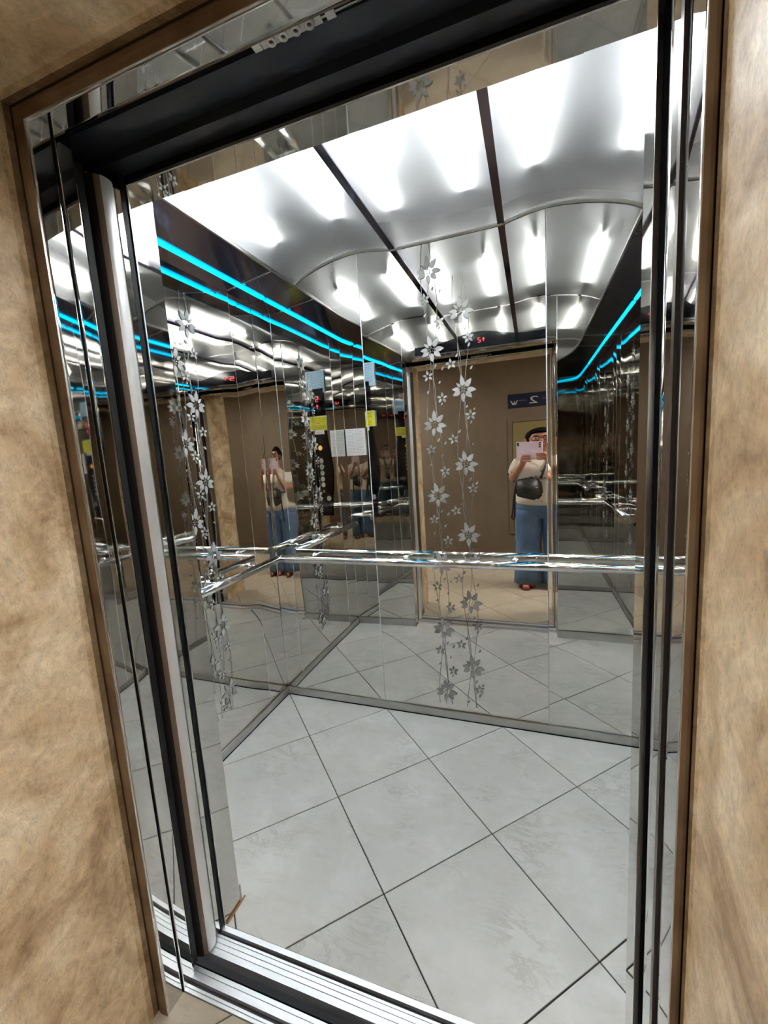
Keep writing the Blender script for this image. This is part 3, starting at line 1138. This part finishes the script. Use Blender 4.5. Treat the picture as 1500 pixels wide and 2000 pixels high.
# ------------------------------------------------------------------ landing wall (suede plaster) with a rim and caulk groove round the frame
land = tag(empty('wall_landing'), 'tan suede plaster wall around the lift doorway', kind='structure')
O = 0.058     # distance from the opening edge to the flat of the wall


def wall_sheet(name, x0, x1, z0, z1):
    bm = bmesh.new()
    add_box(bm, x0, x1, YW, YW + 0.05, z0, z1)
    return mesh_obj(name, bm, SUEDE, land)


wall_sheet('plaster', HX0, XJ - O, 0, HZ)
wall_sheet('plaster', XR + O * .42, HX1, 0, HZ)
wall_sheet('plaster', XJ - O, XR + O * .42, ZD + O, HZ)


def sweep(name, prof, m, parent, kr=0.42):
    """profile (u outward, y) swept up the left edge, across the head and down the right edge."""
    bm = bmesh.new()

    def row(st):
        out = []
        for u, y in prof:
            out.append(bm.verts.new(((XJ - u, y, 0.0), (XJ - u, y, ZD + u), (XR + u * kr, y, ZD + u), (XR + u * kr, y, 0.0))[st]))
        return out
    for leg in range(3):                       # separate vertices per leg keep the mitres crisp
        a, b = row(leg), row(leg + 1)
        for i in range(len(prof) - 1):
            bm.faces.new((a[i], a[i + 1], b[i + 1], b[i]))
    o = mesh_obj(name, bm, m, parent)
    return o


sweep('rim', [(0.0, YJ0 + .004), (0.0, YJ0 - .0036), (0.016, YJ0 - .0042), (0.0250, YJ0 - .0036), (0.0295, YJ0 - .0018), (0.0305, YJ0 + .002)], RIMMAT, land)
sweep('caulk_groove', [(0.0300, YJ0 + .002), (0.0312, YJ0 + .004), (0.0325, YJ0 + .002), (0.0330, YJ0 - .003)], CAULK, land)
sweep('dark_cove', [(0.0330, YJ0 - .003), (0.0330, YJ0 - .016)], SUEDE_DARK, land)  # wall tone steps darker towards the frame
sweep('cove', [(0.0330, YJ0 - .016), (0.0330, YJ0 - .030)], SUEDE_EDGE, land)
rv = [(0.033 + 0.0005 * math.sin(k * 1.9), YJ0 - .030 - (-.030 + YJ0 - YW - .016) * k / 8) for k in range(0, 9)]
for k in range(1, 7):
    t = k / 6 * math.pi / 2
    rv.append((0.033 + 0.025 * (1 - math.cos(t)), YW + .016 - 0.016 * math.sin(t)))
o = sweep('reveal', rv, SUEDE, land)
for p in o.data.polygons:
    p.use_smooth = True

# other hall surfaces
tag(box('wall_hall', HX0, HX1, HY - 0.06, HY, 0, HZ, HALLWALL), 'taupe hall wall facing the lift', kind='structure')
tag(box('wall_hall_left', HX0 - .06, HX0, HY, YW + .05, 0, HZ, HALLWALL), 'taupe hall wall at the far left end of the landing', kind='structure')
tag(box('wall_hall_right', HX1, HX1 + .06, HY, YW + .05, 0, HZ, HALLWALL), 'taupe hall wall at the far right end of the landing', kind='structure')
tag(box('ceiling', HX0, HX1, HY, YW + .05, HZ, HZ + .06, CEILPAINT), 'plain plaster ceiling of the landing', kind='structure')
tag(box('baseboard_hall', HX0, HX1, HY, HY + .015, 0, 0.105, HALLBASE), 'brown skirting board along the hall wall', kind='structure')

# added, unseen fill lamps set to brighten the sides of the doorway
for lx_, ly_, lab in ((2.70, -2.25, 'added flat fill lamp over the landing, right of the person'), (-0.55, -2.35, 'added flat fill lamp over the landing, left of the person')):
    lamp = empty('fill_lamp', (lx_, ly_, HZ))
    tag(lamp, lab, 'fill lamp', 'landing fill lamps')
    box('frame', -0.27, 0.27, -0.27, 0.27, -0.030, 0.0, WHITEBOX, lamp, 0.004)
    box('diffuser', -0.245, 0.245, -0.245, 0.245, -0.036, -0.030, HALLFILL, lamp)

# navy floor sign on the hall wall (faces +y, reader's right is -x)
sign = empty('floor_sign', (1.385, HY, 1.897))
tag(sign, 'navy floor number sign with a white 2 on the hall wall', 'sign')
box('board', -0.228, 0.228, 0.0, 0.010, 0.0, 0.170, SIGNBLUE, sign, 0.002)


def bars(name, rects, m, parent):
    bm = bmesh.new()
    for x0, x1, z0, z1 in rects:
        add_box(bm, x0, x1, 0.010, 0.0115, z0, z1)
    return mesh_obj(name, bm, m, parent)


fc = bpy.data.curves.new('numeral', 'FONT')
fc.body = '2'
fc.size = 0.125
fc.align_x = 'CENTER'
fc.extrude = 0.0008
fo = bpy.data.objects.new('numeral', fc)
COL.objects.link(fo)
fo.parent = sign
fo.location = (0.005, 0.0115, 0.040)
fo.rotation_euler = (math.pi / 2, 0, math.pi)
fc.materials.append(SIGNINK)
fm_ = bpy.data.meshes.new_from_object(fo)
fo2 = bpy.data.objects.new('numeral', fm_)
COL.objects.link(fo2)
fo2.parent = sign
fo2.location = fo.location
fo2.rotation_euler = fo.rotation_euler
bpy.data.objects.remove(fo)
# emblem at the reader's right end
bm = bmesh.new()
for pts in ([(-.150 - .034, .062), (-.150 + .026, .062), (-.150 + .020, .040), (-.150 - .028, .040)],
            [(-.150 - .034, .062), (-.150 - .018, .062), (-.150 - .040, .094), (-.150 - .050, .088)],
            [(-.150 - .002, .062), (-.150 + .008, .062), (-.150 + .004, .084), (-.150 - .006, .084)],
            [(-.150 + .014, .062), (-.150 + .026, .062), (-.150 + .040, .090), (-.150 + .030, .094)]):
    add_prism(bm, pts, 1, 0.010, 0.0115)
mesh_obj('emblem', bm, SIGNINK, sign)
r = random.Random(3)
rects = []
x = -0.100
while x < -0.048:
    l = r.uniform(.007, .012)
    rects.append((x, x + l, .078, .078 + r.uniform(.012, .018)))
    x += l + .004
x = 0.062
while x < 0.175:
    l = r.uniform(.007, .013)
    rects.append((x, x + l, .080, .080 + r.uniform(.012, .018)))
    x += l + .004
o = bars('lettering', rects, SIGNFAINT, sign)
o['kind'] = 'stuff'

# olive cabinet door recessed in the hall wall
cab = empty('utility_cabinet', (1.42, HY, 0.30))
tag(cab, 'olive steel utility cabinet with framed door on the hall wall', 'cabinet')
box('frame_side', -0.27, -0.215, 0, 0.016, 0, 1.46, HALLWALL, cab, .003)
box('frame_side', 0.215, 0.27, 0, 0.016, 0, 1.46, HALLWALL, cab, .003)
box('frame_top', -0.215, 0.215, 0, 0.016, 1.42, 1.46, HALLWALL, cab, .003)
box('frame_bottom', -0.215, 0.215, 0, 0.016, 0.0, 0.04, HALLWALL, cab, .003)
box('backing', -0.215, 0.215, 0.0, 0.003, 0.04, 1.42, CAULK, cab)
dr = box('door', -0.209, 0.209, 0.003, 0.012, 0.046, 1.414, CABINET, cab, .003)
bm = bmesh.new()
add_tube(bm, [(-0.17, 0.012, 0.75), (-0.17, 0.020, 0.75)], 0.012, 14)
mesh_obj('lock', bm, SATIN, dr, True)

# ------------------------------------------------------------------ person with phone
def skin_body(name, chains, m, parent, sub=2, root=0):
    """chains: list of [(point, radius) ...]; points that coincide are merged."""
    verts, rad, edges, idx = [], [], [], {}
    for ch in chains:
        last = None
        for p, rr in ch:
            key = tuple(round(c, 4) for c in p)
            if key not in idx:
                idx[key] = len(verts)
                verts.append(p)
                rad.append(rr)
            i = idx[key]
            if last is not None and last != i:
                edges.append((last, i))
            last = i
    me = bpy.data.meshes.new(name)
    me.from_pydata([tuple(v) for v in verts], edges, [])
    o = bpy.data.objects.new(name, me)
    COL.objects.link(o)
    o.parent = parent
    md = o.modifiers.new('skin', 'SKIN')
    sv = me.skin_vertices[0].data
    for i, rr in enumerate(rad):
        sv[i].radius = rr if isinstance(rr, tuple) else (rr, rr)
        sv[i].use_root = (i == root)
    md.use_smooth_shade = True
    s = o.modifiers.new('sub', 'SUBSURF')
    s.levels = sub
    s.render_levels = sub
    me.materials.append(m)
    return o


SKIN = mat('skin', (0.42, 0.20, 0.125), 0.5)
HAIR = mat('dark_hair', (0.007, 0.0045, 0.0035), 0.8, spec=0.10)
SHIRT = mat('cream_cotton', (0.66, 0.63, 0.57), 0.85)
PRINT = mat('plum_print', (0.20, 0.07, 0.11), 0.8)
DENIM = mat('blue_denim', (0.075, 0.14, 0.27), 0.85)
set_color(DENIM, ramp(DENIM, noise(DENIM, tc(DENIM, (1, 1, .4)), 9, 4), [(.3, (0.06, 0.115, 0.23)), (.7, (0.12, 0.205, 0.35))]))
SANDAL = mat('dark_red_leather', (0.14, 0.015, 0.022), 0.5)
BAGM = mat('dark_green_leather', (0.022, 0.024, 0.022), 0.45)
PINK = mat('pink_case', (0.92, 0.77, 0.92), 0.45)
LENS = mat('lens_glass', (0.012, 0.010, 0.014), 0.08)
BROWN = mat('brown_window', (0.10, 0.07, 0.08), 0.4)
GOLD = mat('gold_pendant', (0.9, 0.8, 0.5), 0.25, 1.0)

PX, PY = 1.452, -2.315
person = empty('person', (PX, PY, 0))
tag(person, 'person in cream tee and wide jeans holding up a pink phone', 'person')


def L(v):
    return Vector(v) - Vector((PX, PY, 0))


def ph(r, u, f):
    """point in the phone frame: r right, u up, f towards the lift, from the lens."""
    return CAM + R_ * r + U_ * u + F_ * f


# hand targets
lw = L(ph(-.105, -.190, -.035))
rw = L(ph(.065, -.185, -.045))
lpalm = L(ph(-.100, -.135, -.012))
rpalm = L(ph(.052, -.130, -.020))
chains = []
pel = ((0, 0, .86), .125)
spine = [pel, ((0, 0, 1.0), .120), ((0, -.005, 1.16), .128), ((0, -.012, 1.250), .100), ((0, -.012, 1.315), .058), ((0, .000, 1.365), .050), ((0, .012, 1.425), .078), ((0, .010, 1.490), .086), ((0, .004, 1.538), .070)]
chains.append(spine)
chains.append([((0, .012, 1.425), .078), ((0, .075, 1.410), .040)])      # jaw
for s in (-1, 1):
    chains.append([pel, ((.085 * s, 0, .80), .098), ((.090 * s, .015, .46), .062), ((.092 * s, -.012, .09), .040), ((.094 * s, -.005, .045), .036), ((.098 * s, .095, .030), .032), ((.100 * s, .150, .024), .020)])
sh = ((0, -.012, 1.250), .100)
lelb, relb = Vector((-.205, .060, 1.085)), Vector((.215, .050, 1.085))
for side, elb, wr, palm, sgn in ((-1, lelb, lw, lpalm, -1), (1, relb, rw, rpalm, 1)):
    chains.append([sh, ((.145 * side, -.015, 1.236), .050), (tuple((Vector((.145 * side, -.015, 1.236)) + elb) / 2), .050), (tuple(elb), .041), (tuple((elb + wr) / 2), .036), (tuple(wr), .024), (tuple(palm), .026)])
# fingers: four curled over the back of the case, thumb on the screen side
for k in range(4):
    u = -.108 - .017 * k
    chains.append([(tuple(lpalm), .026), (tuple(L(ph(-.092, u, .004))), .0088), (tuple(L(ph(-.066, u - .003, .0155))), .0082), (tuple(L(ph(-.040 + .004 * (k == 3), u - .002, .012))), .0068)])
    u = -.088 - .017 * k
    chains.append([(tuple(rpalm), .026), (tuple(L(ph(.040, u, .004))), .0088), (tuple(L(ph(.016, u - .003, .0155))), .0082), (tuple(L(ph(-.012 + .005 * (k == 3), u - .002, .012))), .0068)])
chains.append([(tuple(lpalm), .026), (tuple(L(ph(-.092, -.105, -.026))), .010), (tuple(L(ph(-.066, -.088, -.024))), .008)])
chains.append([(tuple(rpalm), .026), (tuple(L(ph(.042, -.100, -.026))), .010), (tuple(L(ph(.016, -.082, -.024))), .008)])
body = skin_body('body', chains, SKIN, person, 2)

# face details
def blob(name, c, r, m, parent, seg=14):
    bm = bmesh.new()
    bmesh.ops.create_uvsphere(bm, u_segments=seg, v_segments=seg // 2 + 2, radius=1.0)
    for v in bm.verts:
        v.co = Vector((v.co.x * r[0] + c[0], v.co.y * r[1] + c[1], v.co.z * r[2] + c[2]))
    return mesh_obj(name, bm, m, parent, True)


blob('nose', (0, .096, 1.452), (.015, .018, .024), SKIN, person)
for s in (-1, 1):
    blob('eye', (.031 * s, .080, 1.478), (.014, .012, .008), mat('eye_white', (.7, .68, .65), .3) if s < 0 else bpy.data.materials['eye_white'], person)
    blob('pupil', (.031 * s, .090, 1.478), (.006, .005, .006), HAIR, person)
    blob('eyebrow', (.031 * s, .085, 1.500), (.020, .008, .004), HAIR, person)
    blob('ear', (.086 * s, .004, 1.462), (.010, .020, .028), SKIN, person)
    # glasses rim
    bm = bmesh.new()
    pts = [(.031 * s + .027 * math.cos(2 * math.pi * q / 16), .100, 1.474 + .020 * math.sin(2 * math.pi * q / 16)) for q in range(17)]
    add_tube(bm, pts, .0022, 6)
    mesh_obj('glasses_rim', bm, LENS, person, True)
blob('lips', (0, .093, 1.418), (.022, .009, .008), mat('lips', (.36, .11, .09), .4), person)
# hair: cap round the skull, pulled back
bm = bmesh.new()
bmesh.ops.create_uvsphere(bm, u_segments=28, v_segments=18, radius=1.0)
for v in bm.verts:
    x, y, z = v.co
    front = smoothstep((y + 0.1) / 0.8)
    tp = 1 - .11 * smoothstep((y + .15) / .75) * smoothstep((1.0 - z) / .55)
    wob = 1 + .010 * math.sin(22 * math.atan2(x, z + .4)) * (0.4 + .6 * abs(y))
    v.co = Vector((x * .094 * tp * wob, y * .102 * tp * wob - .004, z * .093 + 1.491))
dl = []
for f in bm.faces:
    c = f.calc_center_median()
    hl = 1.538 - 0.10 * smoothstep((abs(c.x) - .050) / .045)     # hairline, lower at the temples
    if (c.y > .030 and c.z < hl) or (c.y > -.03 and c.z < 1.43) or c.z < 1.395:
        dl.append(f)
bmesh.ops.delete(bm, geom=dl, context='FACES')
hair = mesh_obj('hair', bm, HAIR, person, True)
sd = hair.modifiers.new('solid', 'SOLIDIFY')
sd.thickness = 0.004
sd.offset = 0
blob('bun', (0, -.125, 1.49), (.045, .04, .045), HAIR, person)

# shirt: torso and two short sleeves
bm = bmesh.new()
rings = []
for z, rx, ry, yy in ((.850, .176, .140, .0), (.90, .172, .138, .0), (.98, .166, .134, .0), (1.06, .168, .140, .004), (1.14, .174, .150, .006), (1.20, .178, .142, .002), (1.250, .166, .112, -.008), (1.285, .136, .090, -.012), (1.312, .098, .074, -.012), (1.326, .070, .064, -.010)):
    ring = []
    for k in range(28):
        a = 2 * math.pi * k / 28
        w_ = 1 + .018 * math.sin(5 * a + z * 18)
        ring.append((rx * math.cos(a) * w_, yy + ry * math.sin(a) * w_, z + .006 * math.sin(3 * a)))
    rings.append(ring)
add_loft(bm, rings)
for s, elb in ((-1, lelb), (1, relb)):
    a = Vector((.085 * s, -.012, 1.258))
    b = Vector((.146 * s, -.015, 1.236))
    e2 = b.lerp(elb, .62)
    add_tube(bm, [a, b, b.lerp(elb, .25), e2], [.050, .066, .066, .064], 16)
shirt = mesh_obj('tee_shirt', bm, SHIRT, person, True)
bm = bmesh.new()
for x, z, s in ((-.055, 1.110, .016), (-.030, 1.114, .012), (-.005, 1.108, .016), (.020, 1.098, .011), (.005, 1.088, .008), (.036, 1.088, .007), (-.044, 1.096, .007)):
    for q in range(3):
        a = q * 2.1
        add_box(bm, x + .006 * math.cos(a) - s * .35, x + .006 * math.cos(a) + s * .35, .150, .1575, z + .006 * math.sin(a) - s * .3, z + .006 * math.sin(a) + s * .3)
mesh_obj('chest_print', bm, PRINT, shirt)
bm = bmesh.new()
add_tube(bm, [(-.062, .045, 1.31), (-.045, .10, 1.255), (0, .148, 1.180), (.045, .10, 1.255), (.062, .045, 1.31)], .002, 6)
mesh_obj('necklace_chain', bm, GOLD, person, True)
blob('necklace_pendant', (0, .154, 1.168), (.010, .005, .014), GOLD, person)

# jeans
bm = bmesh.new()
rings = []
for z, rx, ry in ((.715, .080, .080), (.755, .150, .112), (.80, .184, .134), (.86, .176, .134), (.905, .160, .124)):
    rings.append(ellipse(0, 0, z, rx, ry, 24))
add_loft(bm, rings)
for s in (-1, 1):
    rings = []
    for z, cx, rx, ry, yy in ((.800, .088, .094, .120, 0), (.72, .090, .095, .116, 0), (.60, .092, .092, .104, .004), (.46, .094, .089, .098, .008), (.30, .096, .093, .102, .004), (.15, .098, .100, .112, .006), (.050, .100, .106, .122, .010)):
        ring = []
        for k in range(20):
            a = 2 * math.pi * k / 20
            w_ = 1 + .03 * math.sin(4 * a + z * 14 + s)
            ring.append((cx * s + rx * math.cos(a) * w_, yy + ry * math.sin(a) * w_, z))
        rings.append(ring)
    add_loft(bm, rings, True)
jeans = mesh_obj('jeans', bm, DENIM, person, True)
box('waistband', -.02, .02, .128, .134, .865, .885, DENIM, jeans)
blob('waist_button', (0, .136, .885), (.008, .004, .008), GOLD, jeans)
for s in (-1, 1):
    bm = bmesh.new()
    pts = []
    for k in range(18):
        a = 2 * math.pi * k / 18
        pts.append((.098 * s + .043 * math.cos(a) * (1 if math.sin(a) > 0 else .8), .058 + .118 * math.sin(a)))
    add_prism(bm, pts, 2, 0.0, 0.016)
    sd_ = mesh_obj('sandal', bm, SANDAL, person)
    bm = bmesh.new()
    for y0 in (.070, .112):
        add_tube(bm, [(.098 * s - .046, y0, .012), (.098 * s - .036, y0 + .006, .050), (.098 * s, y0 + .010, .066), (.098 * s + .036, y0 + .006, .050), (.098 * s + .046, y0, .012)], .010, 8)
    mesh_obj('strap', bm, SANDAL, sd_, True)

# shoulder bag on the side at the reader's left of the mirror image
bag = empty('shoulder_bag', (PX - .085, PY + .212, .930))
tag(bag, 'dark green leather shoulder bag hanging at the hip of the person', 'bag')
bm = bmesh.new()
pts = [(-.085, .02), (.060, -.03), (.095, .03), (.085, .15), (.055, .19), (-.080, .165)]
add_prism(bm, pts, 1, -0.035, 0.025)
bmesh.ops.bevel(bm, geom=list(bm.edges), offset=.016, segments=4, affect='EDGES')
bb = mesh_obj('pouch', bm, BAGM, bag, True)
bm = bmesh.new()
add_tube(bm, [(-.07, 0.028, .085), (0, .030, .080), (.075, .028, .090)], .004, 6)
mesh_obj('zip', bm, LENS, bag, True)
bm = bmesh.new()
add_tube(bm, [(.08, 0, .17), (.11, -.06, .28), (.135, -.12, .345), (.10, -.19, .375), (.03, -.25, .33), (-.06, -.24, .22), (-.10, -.12, .13), (-.08, -.02, .14)], .009, 8)
mesh_obj('strap', bm, BAGM, bag, True)
bm = bmesh.new()
add_tube(bm, [(-.080, 0, .150), (-.098, .012, .02), (-.112, .018, -.12), (-.122, .02, -.185), (-.105, .022, -.205), (-.092, .02, -.170), (-.090, .016, -.05), (-.085, .008, .05)], .008, 8)
mesh_obj('hanging_strap', bm, BAGM, bag, True)

# phone in an open folio case, lens at the camera point
phone = empty('smartphone', tuple(ph(-.02, -.065, -.010)))
tag(phone, 'smartphone in an open pink folio case held in both hands', 'phone')
phone.matrix_world = Matrix(((R_.x, F_.x, U_.x, 0), (R_.y, F_.y, U_.y, 0), (R_.z, F_.z, U_.z, 0), (0, 0, 0, 1)))
phone.location = ph(0, 0, 0)
# local axes: x right, y forward, z up ; lens at origin
box('shell', -.062, .020, -.0145, -.0050, -.150, .018, PINK, phone, .003)
box('screen', -.058, .016, -.0155, -.0146, -.145, .013, LENS, phone)
for k in range(3):
    bm = bmesh.new()
    z = .006 - .018 * k
    add_tube(bm, [(.004, -.0050, z), (.004, -.0035, z)], .0075, 16)
    mesh_obj('lens', bm, LENS, phone, True)
fl = box('flap', -.152, -.066, -.0120, -.0070, -.150, .018, PINK, phone, .002)
box('flap_window', -.146, -.126, -.0070, -.0062, -.022, .012, BROWN, fl)
box('spine', -.067, -.061, -.0135, -.0062, -.150, .016, PINK, phone, .001)
